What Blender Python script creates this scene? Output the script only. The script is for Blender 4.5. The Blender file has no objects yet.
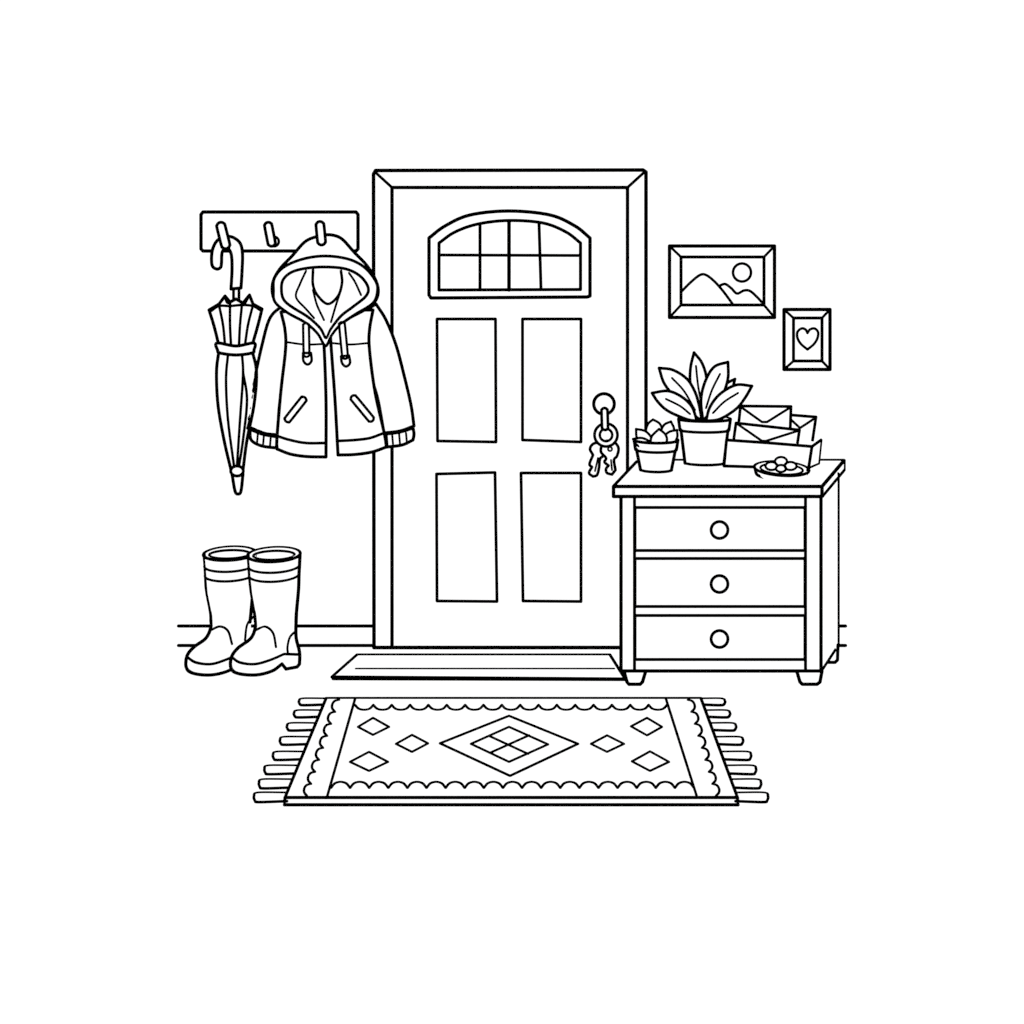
import bpy, math, bmesh
from mathutils import Vector
from mathutils.geometry import delaunay_2d_cdt
D=7.0; F=1589.0; H=1.956; CX=512; VH=202
WADD=0.4
GROUND='z'
sc=bpy.context.scene
sc.view_settings.view_transform='Standard'
sc.view_settings.look='None'
# ---------- materials
def mat(name,col,noise=0.0,glow=0.0):
    m=bpy.data.materials.new(name); m.use_nodes=True
    nt=m.node_tree; nt.nodes.clear()
    o=nt.nodes.new('ShaderNodeOutputMaterial'); d=nt.nodes.new('ShaderNodeBsdfDiffuse')
    d.inputs[0].default_value=(*col,1)
    if noise:
        n=nt.nodes.new('ShaderNodeTexNoise'); n.inputs['Scale'].default_value=8
        r=nt.nodes.new('ShaderNodeValToRGB')
        r.color_ramp.elements[0].color=(col[0]-noise,)*3+(1,)
        r.color_ramp.elements[1].color=(*col,1)
        nt.links.new(n.outputs[0],r.inputs[0]); nt.links.new(r.outputs[0],d.inputs[0])
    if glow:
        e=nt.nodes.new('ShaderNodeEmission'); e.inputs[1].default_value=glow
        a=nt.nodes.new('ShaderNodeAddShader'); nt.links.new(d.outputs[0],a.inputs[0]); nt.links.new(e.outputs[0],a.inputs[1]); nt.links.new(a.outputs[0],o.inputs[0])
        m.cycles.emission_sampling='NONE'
    else: nt.links.new(d.outputs[0],o.inputs[0])
    return m
WHITE=mat('self_lit_white',(0.1,0.1,0.1),0.01,1.0)  # emission added to plain white objects, keeps them flat without grey shading
WALLM=mat('self_lit_wall',(0.1,0.1,0.1),0.01,1.0)  # wall glows by added emission, its brightness is built into the material
FLOORM=mat('self_lit_floor',(0.1,0.1,0.1),0.01,1.0)  # floor likewise self-lit, added emission hides the soft shade on it
INK=mat('black_ink',(0.0,0.0,0.0))
# ---------- mapping photo measurements -> metres
def P(u,v,off):
    # nothing goes below the floor (z=0)
    if GROUND=='off' and v>VH+50: off=max(off,D-(H-0.006)*F/(v-VH))
    s=(D-off)/F
    return Vector(((u-CX)*s,-off,max(0.006,H-(v-VH)*s)))
def plane(off): return lambda u,v:P(u,v,off)
def level(z):
    def f(u,v):
        dist=(H-z)*F/(v-VH); return Vector(((u-CX)*dist/F,-(D-dist),z))
    return f
# ---------- 2D helpers
def spl(pts,closed=False,n=7):
    """Catmull-Rom through points, (u,v,1)=corner. returns list of polylines"""
    pts=[tuple(p) for p in pts]; N=len(pts)
    cor=[i for i in range(N) if len(pts[i])>2]
    P2=[(p[0],p[1]) for p in pts]
    runs=[]
    if closed:
        if not cor:
            out=[]
            for i in range(N):
                out+=seg(P2[i-1],P2[i],P2[(i+1)%N],P2[(i+2)%N],n)
            return [out+[out[0]]]
        k=cor[0]; P2=P2[k:]+P2[:k]+[P2[k]]; cor=[c-k for c in cor]+[N]
    else:
        cor=sorted(set([0]+cor+[N-1]))
    for a,b in zip(cor[:-1],cor[1:]):
        q=P2[a:b+1]
        if len(q)==2: runs.append(q); continue
        q=[(2*q[0][0]-q[1][0],2*q[0][1]-q[1][1])]+q+[(2*q[-1][0]-q[-2][0],2*q[-1][1]-q[-2][1])]
        o=[]
        for i in range(1,len(q)-2): o+=seg(q[i-1],q[i],q[i+1],q[i+2],n)
        o.append(q[-2]); runs.append(o)
    return runs
def seg(a,b,c,d,n):
    o=[]
    for i in range(n):
        t=i/n;t2=t*t;t3=t2*t
        o.append(tuple(0.5*((2*b[k])+(-a[k]+c[k])*t+(2*a[k]-5*b[k]+4*c[k]-d[k])*t2+(-a[k]+3*b[k]-3*c[k]+d[k])*t3) for k in (0,1)))
    return o
def flat(runs):
    o=[]
    for r in runs:
        for p in r:
            if not o or math.dist(o[-1],p)>0.05: o.append(p)
    if math.dist(o[0],o[-1])<0.06: o.pop()
    return o
def dens(r,step):
    o=[r[0]]
    for a,b in zip(r[:-1],r[1:]):
        k=max(1,int(math.ceil(math.dist(a,b)/step)))
        for i in range(1,k+1): o.append((a[0]+(b[0]-a[0])*i/k,a[1]+(b[1]-a[1])*i/k))
    return o
def C(*p): return [(x,y,1) for x,y in p]
def circ(cx,cy,rx,ry=None,n=12):
    ry=ry or rx
    return [(cx+rx*math.cos(2*math.pi*i/n),cy+ry*math.sin(2*math.pi*i/n)) for i in range(n)]
def capsule(a,b,w):
    dx,dy=b[0]-a[0],b[1]-a[1]; L=math.hypot(dx,dy); dx/=L;dy/=L; r=w/2; o=[]
    ang=math.atan2(dy,dx)
    for k in range(7):
        t=ang+math.pi/2+math.pi*k/6; o.append((a[0]+r*math.cos(t),a[1]+r*math.sin(t)))
    for k in range(7):
        t=ang-math.pi/2+math.pi*k/6; o.append((b[0]+r*math.cos(t),b[1]+r*math.sin(t)))
    return o
# ---------- object builder
class Obj:
    def __init__(s,name): s.name=name; s.parts=[]; s.v=[]; s.f=[]
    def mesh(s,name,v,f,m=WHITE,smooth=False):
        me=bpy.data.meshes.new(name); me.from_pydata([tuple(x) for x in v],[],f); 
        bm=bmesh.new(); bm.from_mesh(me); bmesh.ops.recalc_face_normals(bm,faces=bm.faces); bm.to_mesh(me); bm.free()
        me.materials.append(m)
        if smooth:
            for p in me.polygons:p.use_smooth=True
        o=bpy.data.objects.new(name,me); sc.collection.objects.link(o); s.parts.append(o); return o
    def tube(s,pts,w):
        w=w+WADD
        q=[pts[0]]
        for p in pts[1:]:
            if (p-q[-1]).length>1e-4:q.append(p)
        if len(q)<2:return
        K=8; N=len(q); n=None
        T=[]
        for i in range(N):
            t=(q[min(i+1,N-1)]-q[max(i-1,0)])
            if t.length<1e-6: t=q[min(i+1,N-1)]-q[i] if i<N-1 else q[i]-q[i-1]
            T.append(t.normalized())
        def R(p): return w*0.5*(D+p.y)/F
        ring=[]
        def addring(c,t,r):
            nonlocal n
            if n is None:
                n=t.cross(Vector((0,1,0)))
                if n.length<0.1:n=t.cross(Vector((1,0,0)))
            n=(n-t*n.dot(t)).normalized(); b=t.cross(n)
            base=len(s.v)
            for k in range(K):
                a=2*math.pi*k/K; s.v.append(c+(n*math.cos(a)+b*math.sin(a))*r)
            ring.append(base)
        for a in (75,50,25):
            a=math.radians(a); addring(q[0]-T[0]*R(q[0])*math.sin(a),T[0],R(q[0])*math.cos(a))
        for i in range(N): addring(q[i],T[i],R(q[i]))
        for a in (25,50,75):
            a=math.radians(a); addring(q[-1]+T[-1]*R(q[-1])*math.sin(a),T[-1],R(q[-1])*math.cos(a))
        for A,B in zip(ring[:-1],ring[1:]):
            for k in range(K): s.f.append((A+k,A+(k+1)%K,B+(k+1)%K,B+k))
        s.f.append(tuple(ring[0]+k for k in range(K))); s.f.append(tuple(ring[-1]+k for k in reversed(range(K))))
    def line(s,pts,m,closed=False,w=3.0,step=4):
        if not callable(m): m=plane(m)
        for r in spl(pts,closed): s.tube([m(*p) for p in dens(r,step)],w)
    def slab(s,name,pts,m,vec):
        if not callable(m): m=plane(m)
        o=flat(spl(pts,True)); n=len(o); vec=Vector(vec)
        v=[m(*p) for p in o]; v+=[x+vec for x in v]
        f=[tuple(range(n)),tuple(range(2*n-1,n-1,-1))]+[(i,(i+1)%n,n+(i+1)%n,n+i) for i in range(n)]
        return s.mesh(name,v,f)
    def box(s,name,pts,off,th,w=3.0,draw=True):
        s.slab(name,pts,off,(0,th,0))
        if draw:s.line(pts,off,True,w)
    def pillow(s,name,pts,base,h,R,back=None,w=3.0,draw=True,step=4,lift=0.004):
        o=flat(spl(pts,True)); n=len(o)
        if back is None: back=h*0.6
        bf=base if callable(base) else (lambda u,v:base)
        segs=[(o[i],o[(i+1)%n]) for i in range(n)]
        def dist(u,v):
            best=1e9
            for (a,b) in segs:
                dx,dy=b[0]-a[0],b[1]-a[1]; L=dx*dx+dy*dy
                t=0 if L==0 else max(0,min(1,((u-a[0])*dx+(v-a[1])*dy)/L))
                d=(u-a[0]-t*dx)**2+(v-a[1]-t*dy)**2
                if d<best:best=d
            return math.sqrt(best)
        def inside(u,v):
            c=False
            for (a,b) in segs:
                if (a[1]>v)!=(b[1]>v) and u<(b[0]-a[0])*(v-a[1])/(b[1]-a[1])+a[0]: c=not c
            return c
        prof=lambda d:math.sqrt(max(0,1-(1-min(d/R,1))**2))
        xs=[p[0] for p in o]; ys=[p[1] for p in o]
        vs=[Vector(p) for p in o]
        stp=min(step,R/2.5)
        yy=min(ys)+stp/2;row=0
        while yy<max(ys):
            xx=min(xs)+stp*(0.5 if row%2 else 1.0)
            while xx<max(xs):
                if inside(xx,yy) and dist(xx,yy)>stp*0.45: vs.append(Vector((xx,yy)))
                xx+=stp
            yy+=stp*0.87;row+=1
        r=delaunay_2d_cdt(vs,[],[list(range(n))],1,1e-4)
        V2,F2=r[0],r[2]
        nv=len(V2); front=[];bk=[]
        for p in V2:
            d=dist(p.x,p.y); k=prof(d) if d>1e-3 else 0
            front.append(P(p.x,p.y,bf(p.x,p.y)+h*k))
            bb=P(p.x,p.y,bf(p.x,p.y)); bb=bb+Vector((0,back*k,0)); bk.append(bb)
        f=[tuple(t) for t in F2]+[tuple(nv+i for i in reversed(t)) for t in F2]
        ob=s.mesh(name,front+bk,f,smooth=True)
        bm=bmesh.new(); bm.from_mesh(ob.data); bmesh.ops.remove_doubles(bm,verts=bm.verts,dist=1e-6); bmesh.ops.recalc_face_normals(bm,faces=bm.faces); bm.to_mesh(ob.data); bm.free()
        mp=lambda u,v:P(u,v,bf(u,v)+h*prof(max(dist(u,v),2.2))+lift)
        if draw:s.line(pts,mp,True,w)
        return mp
    def lathe(s,name,cu,off,prof,sq=1.0,seg_=48,shrink=0.8,close=True):
        sc_=(D-off)/F; c=P(cu,VH,off); v=[];f=[]
        for (r,vv) in prof:
            z=H-(vv-VH)*sc_; rr=max(0.01,(r-shrink))*sc_
            for k in range(seg_):
                a=2*math.pi*k/seg_; v.append(Vector((c.x+rr*math.cos(a),c.y+rr*sq*math.sin(a),z)))
        for i in range(len(prof)-1):
            for k in range(seg_): f.append((i*seg_+k,i*seg_+(k+1)%seg_,(i+1)*seg_+(k+1)%seg_,(i+1)*seg_+k))
        if close:
            f.append(tuple(range(seg_))); f.append(tuple((len(prof)-1)*seg_+k for k in range(seg_)))
        return s.mesh(name,v,f,smooth=False)
    def ring(s,cu,off,r,vv,sq=1.0,a0=180,a1=360,w=3.0,n=40):
        sc_=(D-off)/F; c=P(cu,VH,off); z=H-(vv-VH)*sc_; rr=r*sc_
        s.tube([Vector((c.x+rr*math.cos(math.radians(a0+(a1-a0)*k/n)),c.y+rr*sq*math.sin(math.radians(a0+(a1-a0)*k/n)),z)) for k in range(n+1)],w)
    def done(s):
        if s.v: s.mesh('outline',s.v,s.f,INK,smooth=True)
        lo=Vector((1e9,)*3);hi=-lo
        for o in s.parts:
            for v in o.data.vertices:
                for k in range(3): lo[k]=min(lo[k],v.co[k]);hi[k]=max(hi[k],v.co[k])
        e=bpy.data.objects.new(s.name,None); sc.collection.objects.link(e); e.empty_display_size=0.1
        e.location=((lo.x+hi.x)/2,(lo.y+hi.y)/2,lo.z)
        for o in s.parts: o.parent=e; o.location=-e.location
        return e
def shell(name,lo,hi,m):
    x0,y0,z0=lo;x1,y1,z1=hi
    v=[(x,y,z) for x in(x0,x1) for y in(y0,y1) for z in(z0,z1)]
    f=[(0,1,3,2),(4,6,7,5),(0,4,5,1),(2,3,7,6),(0,2,6,4),(1,5,7,3)]
    me=bpy.data.meshes.new(name); me.from_pydata(v,[],f); me.materials.append(m)
    o=bpy.data.objects.new(name,me); sc.collection.objects.link(o)
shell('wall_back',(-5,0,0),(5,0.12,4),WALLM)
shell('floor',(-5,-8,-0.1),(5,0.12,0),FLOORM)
# ---------- baseboards
for nm,a,b in(('baseboard_left',178.5,373),('baseboard_right',647,845.5)):
    o=Obj(nm); o.slab('board',C((a,626),(b,626),(b,647.2),(a,647.2)),0.02,(0,0.018,0))
    o.line(C((a,626),(b,626)),0.02); o.line(C((a,645.5),(b,645.5)),0.023); o.done()
# ---------- door trim
o=Obj('trim_1'); q=0.05
for nm,p in(('left_casing',C((373,170),(392,187),(392,648.8),(373,648.8))),('right_casing',C((646,170),(627.5,187),(627.5,648.8),(646,648.8))),('head_casing',C((373,170),(646,170),(627.5,187),(392,187)))):
    o.slab(nm,p,q,(0,q-.003,0))
o.line([(374,647.5,1),(373.5,174,1),(375.5,170.5,1),(643,170,1),(646,172,1),(646,647.5,1)],q,w=3.4)
o.line(C((392,647),(392,187.5),(627.5,187.5),(627.5,647)),q,w=3.2)
o.line(C((375,172),(392,187.5)),q,w=2.6); o.line(C((644.5,172),(627.5,187.5)),q,w=2.6)
o.line(C((374,647.6),(646,647.6)),q,w=3.6); o.done()
# ---------- door
o=Obj('door_1'); dz=0.03
o.slab('leaf',C((392,187),(628,187),(628,648.5),(392,648.5)),dz,(0,dz-.003,0))
for i,p in enumerate([[(437,319),(495.5,319),(496,442),(437.5,441)],[(522.5,319),(581,319),(581,442),(522.5,440)],[(436.5,474),(495,472.5),(497,601.5),(437,601)],[(521,473),(581,473),(581,601.5),(523,601)]]):
    o.slab('panel_%d'%(i+1),C(*p),dz+0.004,(0,0.01,0)); o.line(C(*p),dz+0.005,True,w=2.7)
outer=[(429,238,1),(445,226),(470,215),(509,211),(550,215),(575,226),(590,238,1),(590,296,1),(587,297,1),(431,298,1),(429,295,1)]
inner=[(439,243,1),(455,232),(478,224),(509,220.5),(543,223),(566,232),(580.5,243,1),(580.5,289.5,1),(439,290,1)]
o.slab('window_frame',outer,dz+0.015,(0,0.02,0)); o.line(outer,dz+0.015,True,w=3.2)
o.slab('window_glass',inner,dz+0.017,(0,0.004,0)); o.line(inner,dz+0.018,True,w=2.9)
for p,w in((((480,224),(480,289)),2.8),(((509,221),(509,290)),3.4),(((539,223),(541,289)),2.8),(((439,255),(580,255.5)),2.7)): o.line(C(*p),dz+0.018,w=w)
o.pillow('door_knob',circ(604,404,10.3),0.05,0.04,10,back=0.03)
o.done()
# ---------- keys
o=Obj('key_ring')
o.pillow('key_small',[(599,443),(605,448),(604,455),(600,459),(599,468),(597,475),(593,476.5,1),(589,473),(592,467,1),(589.5,464),(593,455,1),(590,449),(593,444)],0.085,0.008,4,w=2.6)
m=o.pillow('key_large',[(606,441),(614,442),(618.5,448),(617,456),(614,460),(615.5,470,1),(612,474.5,1),(607,473),(606,469),(608.5,465.5,1),(604.5,462),(606,458),(601,452),(602,445)],0.10,0.008,4,w=2.6)
o.line(circ(610,449,2),m,True,w=1.6); o.line(C((611,460),(612,470)),m,w=1.6); o.line(C((598,458),(595,471)),0.1,w=1.6)
def torus(o,name,cx,cy,R1,R2,off):
    N=24;K=8; v=[];f=[]
    sc_=(D-off)/F; r=(R1-R2)/2*sc_
    cc=P(cx,cy,off); RR=(R1+R2)/2*sc_
    for i in range(N):
        a=2*math.pi*i/N
        for k in range(K):
            b=2*math.pi*k/K; rr=RR+r*math.cos(b)
            v.append(Vector((cc.x+rr*math.cos(a),cc.y-r*math.sin(b),cc.z+rr*math.sin(a))))
            f.append((i*K+k,i*K+(k+1)%K,((i+1)%N)*K+(k+1)%K,((i+1)%N)*K+k))
    o.mesh(name,v,f,smooth=True)
    o.line(circ(cx,cy,R1),off+0.012,True,w=2.6); o.line(circ(cx,cy,R2),off+0.012,True,w=2.4)
torus(o,'split_ring',606,435,11.5,6.2,0.125)
o.pillow('strap',capsule((604.5,411),(605,427),6),0.145,0.006,3,w=2.6)
o.done()
# ---------- coat rack
o=Obj('coat_rack')
bp=[(203,212,1),(356,212,1),(358,214.5,1),(358,249,1),(356,251,1),(203,251,1),(201,249,1),(201,214.5,1)]
o.box('board',bp,0.03,0.028,w=3.2)
o.pillow('peg_1',capsule((221,226.5),(225.5,244.5),8.5),0.15,0.02,4,back=0.12,w=2.8)
o.pillow('peg_2_tip',circ(274,241.5,4.8),0.09,0.01,4,back=0.06,w=2.4)
o.pillow('peg_2',capsule((268.3,226),(271.5,242.5),7.5),0.12,0.02,4,back=0.09,w=2.8)
o.pillow('peg_3',capsule((320,225.5),(321.5,241),8),0.20,0.02,4,back=0.17,w=2.8)
o.done()
# ---------- umbrella
o=Obj('umbrella')
o.pillow('shaft',C((233.5,285),(239,285),(239,306),(233.5,306)),0.08,0.01,2.5,w=2.6)
o.pillow('handle',[(216.5,269),(212,265),(212,252),(216,242),(223,237),(232,237),(240,243),(242.5,254),(242,272),(241,288,1),(231,289,1),(232,270),(231.5,256),(229,249.5),(225,248.5),(222,253),(221.5,263),(220.5,267.5)],0.11,0.018,5,w=3)
crown=[(209,310,1),(219,304,1),(225,296,1),(230,302,1),(236,299,1),(243,303,1),(249.5,295,1),(253,304,1),(262,309,1),(258,325),(252,346,1),(219,346,1),(214,326)]
m=o.pillow('rib_crown',crown,0.09,0.03,14)
for p in([(219,305),(223,325),(225,345)],[(230,303),(230,325),(231,345)],[(242,304),(240,325),(239,345)],[(253,305),(248,325),(245,345)],[(225,297),(228,303),(236,299)],[(249,296),(244,305)],[(211,311),(219,306),(230,306),(242,305),(253,306),(260,310)]): o.line(p,m,w=2.4)
low=[(219,350,1),(216.5,372),(218,405),(224,440),(231,470,1),(243,470,1),(247,440),(254,405),(256.5,372),(252,350,1)]
m=o.pillow('folded_canopy',low,0.09,0.035,16)
for p in([(228,354),(226,380),(228,420),(234,466)],[(242,354),(243,375),(240,420),(237,466)],[(243,372),(247,400),(243,440),(239,466)]): o.line(p,m,w=2.4)
o.pillow('strap',[(217,343),(236,346),(254,343),(254,350),(252,353),(236,355),(220,353),(217.5,350)],0.13,0.01,4,w=3)
o.pillow('tip',[(232,474,1),(235,491),(238,494),(241,491),(243,474,1)],0.10,0.012,5)
o.pillow('collar',circ(237,471,6.3,5),0.12,0.012,5,w=2.8)
o.done()
# ---------- raincoat
o=Obj('hooded_raincoat')
ls=[(283,305,1),(270,318),(262,345),(254,382),(249,410),(247.5,428,1),(262,434),(278,437,1),(279,410),(284,370),(290,330),(292,310,1)]
m=o.pillow('sleeve_left',ls,0.08,0.035,14)
o.pillow('cuff_left',[(251,428,1),(264,433),(277,435,1),(276.5,448,1),(262,446),(252,441),(250,434)],0.075,0.03,8)
o.line([(258,432),(257,443)],0.115,w=1.8)
for x in(264,271): o.line([(x,434),(x-1,446)],0.115,w=1.8)
rs=[(376,304,1),(386,320),(396,345),(404,375),(411,405),(414,426,1),(400,431),(384,433,1),(378,400),(370,370),(366,330),(366,310,1)]
m=o.pillow('sleeve_right',rs,0.08,0.035,14)
o.pillow('cuff_right',[(413,428,1),(400,432),(386,434,1),(387,447,1),(402,445),(413,440,1),(414,434)],0.075,0.03,8)
for x in(392,399,406): o.line([(x,433),(x+1,444)],0.115,w=1.8)
lb=[(281,312,1),(285,330),(285.5,350),(281,390),(277,437),(277,449,1),(290,454),(306,456.5),(326,457,1),(326,400),(324,345),(322,325,1),(300,310,1)]
rb=[(373,310,1),(369.5,330),(369.5,350),(375,392),(384,432),(386.5,447,1),(372,452),(355,454.5),(338,455,1),(335,400),(331,345),(330,325,1),(350,310,1)]
o.pillow('placket',C((318,330),(340,330),(340,448),(320,448)),0.085,0.01,8,draw=False)
m=o.pillow('body_left',lb,0.10,0.045,22)
o.line([(277,436),(290,440),(306,443),(326,443)],m,w=2.6)
o.line([(286,342),(305,344.5),(324,344)],m,w=1.8)
o.pillow('pocket_left',capsule((288,419),(303,400),6.3),0.148,0.006,3,w=2.4)
m=o.pillow('body_right',rb,0.10,0.045,22)
o.line([(337,441),(355,440),(370,438),(384,433)],m,w=2.6)
o.line([(331,343),(350,344.5),(369,343)],m,w=1.8)
o.pillow('pocket_right',capsule((354,398.5),(370.5,418.5),6.3),0.148,0.006,3,w=2.4)
hood=[(322,235,1),(306,241),(292,256),(279,270),(272.5,284),(274,299),(284,310),(302,320),(316,331),(325.5,346,1),(334,331),(348,319),(366,309),(376.5,299),(377.5,285),(368,267),(354,252),(342,239),(332,235)]
m=o.pillow('hood_crown',hood,0.135,0.02,22)
opening=[(281.5,291),(283,280),(292,272),(308,268),(327,267),(346,269),(360,276),(368,287),(366,296),(354,306),(341,316),(331,329),(326,338),(320,328),(308,317),(292,307),(284,300)]
brim=[(273.5,290),(274.5,278),(284,267),(303,259),(325,256),(348,259),(364,267),(375,280),(377.5,290),(373,303),(355,314.5),(340,325),(331,336),(325.5,346),(318,334),(306,323),(288,313),(275,302)]
def resamp(p,n):
    c=flat(spl(p,True)); c=c+[c[0]]
    L=[0]
    for a,b in zip(c[:-1],c[1:]):L.append(L[-1]+math.dist(a,b))
    out=[];j=0
    for i in range(n):
        t=L[-1]*i/n
        while L[j+1]<t:j+=1
        k=(t-L[j])/(L[j+1]-L[j]); out.append((c[j][0]+(c[j+1][0]-c[j][0])*k,c[j][1]+(c[j+1][1]-c[j][1])*k))
    return out
def ringbody(o,name,A,B,base,h,n=90,K=6):
    A=resamp(A,n);B=resamp(B,n);v=[];f=[]
    for i in range(n):
        for k in range(K+1):
            t=k/K; u=A[i][0]+(B[i][0]-A[i][0])*t; w_=A[i][1]+(B[i][1]-A[i][1])*t
            v.append(P(u,w_,base+h*math.sin(math.pi*t)))
    for i in range(n):
        j=(i+1)%n
        for k in range(K): f.append((i*(K+1)+k,i*(K+1)+k+1,j*(K+1)+k+1,j*(K+1)+k))
    o.mesh(name,v,f,smooth=True)
ringbody(o,'hood_brim',brim,opening,0.162,0.015)
o.line(opening,0.172,True,w=2.7)
o.line(brim,0.172,True,w=2.7)
for p,w in(([(313,270),(313,285),(318,296),(328,304),(338,296),(342,283),(341,271)],2.5),([(306,271),(300,284),(296,297),(306,309),(314,318)],1.9),([(349,273),(355,282),(361,295)],1.9),([(313,290),(317,305),(324,320)],1.9),([(341,290),(336,305),(331,322)],1.9)): o.line(p,0.163,w=w)
o.pillow('drawstring_left',capsule((306,326),(306.5,354),5.8),0.17,0.008,3,w=2.2)
o.pillow('drawstring_tip_left',[(303,353,1),(311,353,1),(311.5,361),(307.5,364.5),(303.5,361)],0.175,0.008,4,w=2.4)
o.pillow('drawstring_right',capsule((342,325),(345,356),5.8),0.17,0.008,3,w=2.2)
o.pillow('drawstring_tip_right',[(341,356.5,1),(349,355.5,1),(350,363),(346,366.5),(342,363)],0.175,0.008,4,w=2.4)
o.done()
# ---------- boots
GROUND='off'
def boot(nm,cu,shaft,foot,off,lines,sq):
    o=Obj(nm)
    sc_=(D-off)/F; v=[];f=[];S=40
    prof=[(l+0.8,r-0.8,vv) for l,r,vv in shaft]
    inn=[(l+4,r-4,vv) for l,r,vv in shaft]
    allr=list(reversed(prof))+inn[:4]
    for l,r,vv in allr:
        for k in range(S):
            a=2*math.pi*k/S; c=P((l+r)/2,vv,off); rr=(r-l)/2*sc_
            v.append(Vector((c.x+rr*math.cos(a),c.y+rr*sq*math.sin(a),c.z)))
    for i in range(len(allr)-1):
        for k in range(S): f.append((i*S+k,i*S+(k+1)%S,(i+1)*S+(k+1)%S,(i+1)*S+k))
    f.append(tuple(range(S))); f.append(tuple((len(allr)-1)*S+k for k in range(S)))
    o.mesh('shaft',v,f,smooth=False)
    r0=(shaft[0][1]-shaft[0][0])/2
    o.ring(cu,off,r0,shaft[0][2],sq,a0=0,a1=360,w=3.0)
    o.ring(cu,off,r0-5.5,shaft[0][2]+0.8,sq*.8,a0=0,a1=360,w=2.3)
    for i in(1,2):
        l,r,vv=shaft[i]; o.ring((l+r)/2,off,(r-l)/2,vv,sq,w=2.3)
    ro=off+0.05
    o.line([(l,vv) for l,r,vv in shaft],ro,w=3.2); o.line([(r,vv) for l,r,vv in shaft],ro,w=3.2)
    m=o.pillow('foot',foot,off,0.12,26,back=0.06,draw=False)
    for p,w in lines:o.line(p,m,w=w)
    return o,m
shR=[(248,300,554.5),(249,299.5,565.5),(249.5,299,574.5),(251,298.5,590),(254.5,296.5,612),(255.5,296,622)]
footR=[(256,612,1),(256,626),(251,638),(238,648),(231.5,657),(231,668),(238,673.5),(256,675),(272,671),(284,663),(290,668,1),(299,666,1),(299,650),(296,636),(296.5,612,1)]
lnR=[([(255.5,612),(255.5,626),(251,638),(238,648),(231.5,657),(231,668),(238,673.5),(256,675),(272,671),(282,664,1),(286,669,1),(297,667,1),(299.5,664,1),(299.5,652),(296,636),(296.5,612)],3.2),
     ([(231.5,657),(240,662.5),(255,664),(270,660),(284,654,1),(299,654.5,1)],2.5),([(256,630),(265,626.5),(273,633),(276,647)],2.1),([(296,631),(290,637),(287.5,647),(288,654)],2.1)]
offR=7-1.956*1589/(668-202)
b,_=boot('rain_boot',274,shR,footR,offR,lnR,1.25); b.done()
shL=[(204,255,553.5),(205,254.5,565),(205.5,254,574.5),(206.5,253,590),(210.5,251,612),(211,250,622)]
footL=[(211,612,1),(211,626),(206,638),(194,647),(187,656),(186.5,668),(194,673.5),(211,675),(228,671),(240,663,1),(250,660,1),(254,650),(251,636),(251,612,1)]
lnL=[([(211,612),(211,626),(206,638),(194,647),(187,656),(186.5,668),(194,673.5),(211,675),(228,671),(240,663)],3.2),
     ([(187,657),(196,662.5),(211,664),(225,660),(236,655)],2.5),([(211,630),(220,626.5),(228,631),(232,644)],2.1),([(253,617),(247,625),(245,640)],2.1)]
b,_=boot('rain_boot',229.5,shL,footL,offR-0.10,lnL,1.2); b.done()
GROUND='z'
# ---------- door mat
o=Obj('door_mat'); z=0.014; m=level(z)
mp=C((357,655),(610,655),(625,679),(332,677))
o.slab('mat',mp,m,(0,0,-z)); o.line(mp,m,True,w=3); o.line(C((356,669),(614,669)),m,w=2.3)
o.line(C((333,679),(625,679.8)),m,w=2.4); o.done()
# ---------- rug
o=Obj('woven_rug'); z=0.026; m=level(z)
rp=C((326,698.5),(701,698.5),(737.5,797.5),(285,797.5))
o.slab('rug_body',rp,m,(0,0,-z)); o.line(rp,m,True,w=3.1)
fl=m(285,797.5)+Vector((0,-.012,-z+.007)); fr_=m(737.5,797.5)+Vector((0,-.012,-z+.007))
o.tube([m(285,797.5),fl],3); o.tube([m(737.5,797.5),fr_],3); o.tube([fl,fr_],3.1)
m2=level(z+0.002)
o.line(C((355,699),(327,797)),m2,w=2.5); o.line(C((666,699),(697,797)),m2,w=2.5)
def scal(p0,p1,n,dep,w=2.4):
    dx,dy=p1[0]-p0[0],p1[1]-p0[1];L=math.hypot(dx,dy);nx,ny=-dy/L,dx/L
    pts=[]
    for i in range(n):
        pts.append((p0[0]+dx*i/n,p0[1]+dy*i/n,1))
        for t,k in((.2,.75),(.5,1),(.8,.75)):
            pts.append((p0[0]+dx*(i+t)/n+nx*dep*k,p0[1]+dy*(i+t)/n+ny*dep*k))
    pts.append((p1[0],p1[1],1)); o.line(pts,m2,w=w,step=3)
scal((355,705),(667,705),17,5); scal((331,788),(694,788),19,-6)
scal((339,700),(307,796),8,5); scal((688,700),(716,796),8,-5)
for d,w in(([(440,743.5),(509,716),(578,744),(510,776)],2.6),([(471,744),(509,727),(548,744.5),(509,762)],2.4),([(358,727),(373,718),(389,727),(373,735)],2.3),([(396,744),(412,735),(428,743.5),(412,752)],2.3),([(350,762),(369,752),(388,762),(369,771)],2.3),([(631,726.5),(647,718),(662,727),(647,735.5)],2.3),([(591,744),(607,735.5),(624,744),(607,752)],2.3),([(632,761.5),(650,751.5),(669,762),(650,771)],2.3)):
    o.line(C(*d),m2,True,w=w)
o.line(C((489,736),(528,754)),m2,w=2.4); o.line(C((529,735.5),(490,753)),m2,w=2.4)
ys=[702,714,727,741,756,770,784,797.5]; xl=[299,294,287,280,273,264.5,259,254]; xr=[725,730,736,743,751,756,761,768]
mt=level(0.018)
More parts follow.
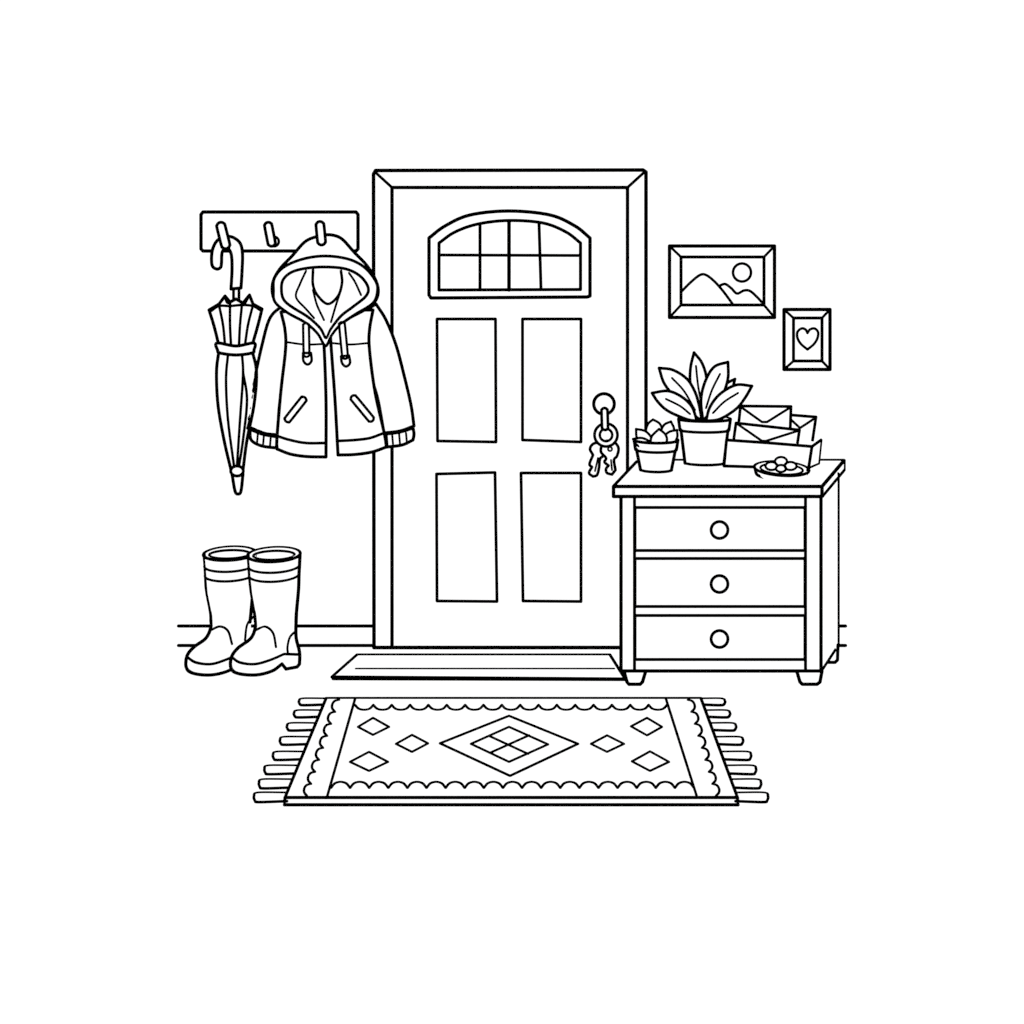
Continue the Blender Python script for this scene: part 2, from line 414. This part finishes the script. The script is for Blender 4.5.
for i,y in enumerate(ys):
    t=(y-698.5)/99; le=326-41*t; re=701+36.5*t; h=3.2+i*0.2
    for sgn,xe,xt in((1,le,xl[i]),(-1,re,xr[i])):
        p=[(xe+sgn*2,y-h,1),(xt+sgn*4,y-h),(xt,y-h*.3),(xt+sgn*1.0,y+h*.7),(xt+sgn*5,y+h),(xe+sgn*2,y+h*.8,1)]
        o.slab('tassel_%d'%(2*i+(sgn<0)+1),p,mt,(0,0,-0.015)); o.line(p,mt,False,w=2.6)
o.done()
# ---------- dresser
o=Obj('dresser'); df=0.565; rb_=0.19; tf=0.58; tb=0.02
zt=lambda off: H-284.5*(D-tf)/F+ (H-258.5*(D-tb)/F-(H-284.5*(D-tf)/F))*(tf-off)/(tf-tb)
def hexa(o,name,fr,bk,fo,bo):
    v=[P(a,b,fo) for a,b in fr]+[P(a,b,bo) for a,b in bk]
    return o.mesh(name,v,[(0,1,2,3),(7,6,5,4),(0,1,5,4),(1,2,6,5),(2,3,7,6),(3,0,4,7)])
hexa(o,'case',[(621,495),(821,495),(821,671),(621,671)],[(645,474),(838,474),(838,645),(645,645)],df,rb_)
hexa(o,'top',[(613,486.5),(822,486.5),(822,497),(613,497)],[(638,460.5),(844,460.5),(844,469.5),(640,469.5)],tf,tb)
tv=[P(613.5,486.5,tf),P(822,486.5,tf),P(844,460.5,tb),P(638,460.5,tb)]
for a,b_ in((0,1),(1,2),(2,3),(3,0)): o.tube([tv[a],tv[b_]],3.3)
o.line(C((613.5,486.5),(613.5,496.5),(822,496.5),(822,486.5)),tf+0.002,w=3.3)
o.tube([P(844,460.5,tb),P(844,470,tb)],3.2); o.tube([P(822,496.5,tf),P(844,470,tb)],3.2)
o.line(C((621,497),(621,671),(821,671),(821,497)),df+0.002,w=3.2)
o.line(C((634.5,497),(634.5,671)),df+0.002,w=2.8); o.line(C((805.5,497),(805.5,671)),df+0.002,w=2.8)
for i,(a,b_) in enumerate(((507.5,550.5),(558.5,606.5),(615.5,659.5))):
    o.box('drawer_%d'%(i+1),C((635,a),(805,a),(805,b_),(635,b_)),df+0.004,0.01,w=2.8)
for i,y in enumerate((530,584,639)): o.pillow('knob_%d'%(i+1),circ(719.5,y,8.4),df+0.015,0.02,8,back=0.012,w=2.8)
o.tube([P(838,474,rb_+.006),P(838,645,rb_+.006)],3.3); o.tube([P(821,671,df),P(838,645,rb_)],3.2)
df2=0.57
o.slab('foot_1',C((623.5,671),(645.5,671),(642,685),(627,685)),df2,(0,0.06,0)); o.line([(624,671,1),(627,682,1),(629,684.3,1),(640,684.3,1),(642.5,682,1),(645.5,672,1)],df2+0.006,w=3.2)
o.slab('foot_2',C((797,671),(822,671),(819,685),(800,685)),df2,(0,0.06,0)); o.line([(797,672,1),(800,682,1),(802.5,684.3,1),(817,684.3,1),(820,682,1),(822,671,1)],df2+0.006,w=3.2)
o.slab('foot_3',C((823,650),(838,645),(837,663),(824,663)),0.265,(0,0.06,0)); o.line([(838,645,1),(837.5,660,1),(835,662.7,1),(827,662.7,1)],0.27,w=3)
o.slab('foot_4',C((645,645),(660,645),(658,663),(648,663)),0.265,(0,0.06,0))
o.done()
# ---------- framed pictures
def frame(nm,A,B,fn):
    o=Obj(nm); q=0.03
    o.slab('backing',C(*B),q-0.01,(0,0.018,0))
    for i in range(4):
        j=(i+1)%4; o.slab('frame_side_%d'%(i+1),C(A[i],A[j],B[j],B[i]),q,(0,q-.002,0)); o.line(C(A[i],B[i]),q,w=2.3)
    o.line(C(*A),q,True,w=3.2); o.line(C(*B),q,True,w=2.8); fn(o); o.done()
def land(o):
    o.line(circ(742,272.5,9),0.021,True,w=2.4)
    o.line([(682,291),(691,282),(700,275),(706,275),(714,281),(723,291),(733,304.5)],0.021,w=2.4)
    o.line([(719,286),(725,284),(731,288),(737,293.5),(744,290.5),(750,291),(757,297),(763,303.5)],0.021,w=2.4)
frame('framed_landscape_picture',[(669.5,246),(774.5,246),(774.5,317.5),(669.5,317.5)],[(681,257),(764,257),(764,305),(681,305)],land)
def heart(o):
    o.line([(807.5,349.5,1),(801,344),(797.5,338),(797.5,332),(801.5,328.5),(805.5,329.5),(807.5,333,1),(810,329.5),(814.5,328.5),(818,332),(817.5,338),(814,344),(807.5,349.5,1)],0.021,w=2.3)
frame('framed_heart_picture',[(784,309.5),(830,309.5),(830,369.5),(784,369.5)],[(793.5,318),(822,318),(822,361),(793.5,361)],heart)
# ---------- potted plant
def pot(o,cu,off,rim,body,sq):
    r1,v1,r2,v2=rim
    vb=VH+(H-zt(off))*F/(D-off)
    pr=[(r1-5,v1+4),(r1-3,v1),(r1,v1),(r2,v2),(body[0],v2)]+[(body[0]+(body[1]-body[0])*t,v2+(vb-v2)*t) for t in(.33,.66,1)]
    o.lathe('pot',cu,off,pr,sq)
    o.ring(cu,off,r1,v1,sq,0,360,w=2.8); o.ring(cu,off,r2,v2,sq,w=2.6); o.ring(cu,off,body[1],vb-0.6,sq,w=3.1)
    k=off+0.035
    for s_ in(-1,1):
        o.line(C((cu+s_*r1,v1),(cu+s_*r2,v2)),k,w=2.9); o.line(C((cu+s_*body[0],v2),(cu+s_*body[1],vb-.6)),k,w=3)
def leaf(o,n,pts,off,rib,w=2.7,h=0.012,R=7):
    m=o.pillow('leaf_%d'%n,pts,off,h,R,w=w)
    if rib:o.line(rib,m,w=1.8)
o=Obj('potted_plant')
pot(o,704.5,0.095,(26,419,24.5,430),(23.5,19.5),0.7)
leaf(o,1,[(694,352.5,1),(702,363),(706.5,378),(706,395),(703,418,1),(696,405),(690.5,385),(690.5,368)],0.07,[(696,366),(698,385),(701,402)])
leaf(o,2,[(735,379,1),(726,384),(718,394),(712,405,1),(727,402),(732,390)],0.06,None)
leaf(o,3,[(659,368,1),(673,370),(687,379),(695,392),(699,405),(702,421,1),(690,412),(674,396),(664,383)],0.095,[(672,378),(684,391),(695,410)])
leaf(o,4,[(728,362,1),(714,367),(705,382),(701,400),(703,421,1),(713,409),(723,394),(728,378)],0.10,[(720,374),(712,390),(706,408)])
leaf(o,5,[(652,393,1),(668,391),(682,397),(692,407),(697,421,1),(686,419),(668,411),(658,402)],0.125,[(666,399),(680,406),(690,414)])
leaf(o,6,[(752,386,1),(736,385),(720,394),(710,407),(706,421,1),(720,419),(736,409),(745,398)],0.125,[(738,393),(724,402),(713,413)])
o.done()
o=Obj('potted_succulent')
pot(o,656,0.245,(22,440,20.5,449.5),(19.5,15.5),0.95)
leaf(o,1,[(653,419.5,1),(660,424),(662,432),(658,444,1),(650,440),(646,432),(648,424)],0.20,None,2.2,.012,6)
leaf(o,2,[(671,421.5,1),(664,425),(660,434),(661,444,1),(669,440),(674,430)],0.21,None,2.2,.012,6)
leaf(o,3,[(636,429,1),(645,431),(651,437),(655,447,1),(644,445),(637,438)],0.235,None,2.2,.012,6)
leaf(o,4,[(677,430,1),(669,432),(663,438),(660,447,1),(671,445),(677,438)],0.235,None,2.2,.012,6)
leaf(o,5,[(659,429,1),(652,436),(651,443),(656,449,1),(664,447,1),(667,440),(665,434)],0.255,None,2.2,.012,6)
leaf(o,6,[(633,439,1),(642,438),(650,442),(655,449.5,1),(645,448),(637,445)],0.27,None,2.2,.012,6)
o.done()
# ---------- letter holder
o=Obj('letter_holder')
hexa(o,'box',[(726,440),(812,446),(808,468.5),(724,466)],[(742,434),(821,440),(818.5,464),(740,461)],0.205,0.105)
o.line([(726.5,440,1),(770,443,1),(812,446.5,1),(808.5,468.5,1),(724,466,1)],0.208,True,w=2.8)
o.tube([P(812,446.5,.205),P(821,440,.105)],2.8); o.tube([P(821,440,.105),P(818.5,464,.105)],2.8); o.tube([P(818.5,464,.105),P(808.5,468.5,.205)],2.8)
for i,(p,fl_,of) in enumerate((([(736,423),(799.5,430),(797,446),(733.5,441)],[(736,423),(762,441),(766,441),(799,430.5)],0.18),([(740.5,406),(791,406.5),(790,436),(738,430)],[(741,407),(762,422),(767,422),(791,407)],0.155),([(785,414.5),(816,417),(812,444),(783,440)],[(786,415),(800,428),(816,417.5)],0.13))):
    o.slab('envelope_%d'%(i+1),C(*p),of,(0,.006,0)); o.line(C(*p),of,True,w=2.7); o.line(C(*fl_),of,w=2.2)
o.done()
# ---------- trinket dish
o=Obj('trinket_dish'); of=0.385; sq=1.6
vb=VH+(H-zt(of))*F/(D-of)
o.lathe('dish',781.5,of,[(3,474),(18,472),(23,469),(26.5,468.5),(25,474),(20,478.5),(14,vb)],sq)
o.ring(781.5,of,26.5,468.5,sq,0,360,w=2.8); o.ring(781.5,of,20.5,469,sq,0,360,w=2.0); o.ring(781.5,of,15,vb-.6,sq,w=2.8)
for s_ in(-1,1): o.line([(781.5+s_*26.5,469),(781.5+s_*24,475),(781.5+s_*14,vb+1.5)],of+0.05,w=2.8)
for i,(x,y,a,b_) in enumerate(((771.5,466,6,4),(781,461.5,6,4.5),(790.5,466,6,4),(781,468.5,5,3.5))):
    o.pillow('candy_%d'%(i+1),circ(x,y,a,b_),of+0.01*i,0.015,5,w=2.1)
o.done()
# ---------- light & camera
w=bpy.data.worlds.new('World'); sc.world=w; w.use_nodes=True
w.node_tree.nodes['Background'].inputs[0].default_value=(1,1,1,1); w.node_tree.nodes['Background'].inputs[1].default_value=1.0
cam=bpy.data.cameras.new('camera'); co=bpy.data.objects.new('camera',cam); sc.collection.objects.link(co)
cam.sensor_width=36; cam.lens=F*36/1024; cam.shift_y=-(512-VH)/1024; co.location=(0,-D,H); co.rotation_euler=(math.pi/2,0,0)
sc.camera=co
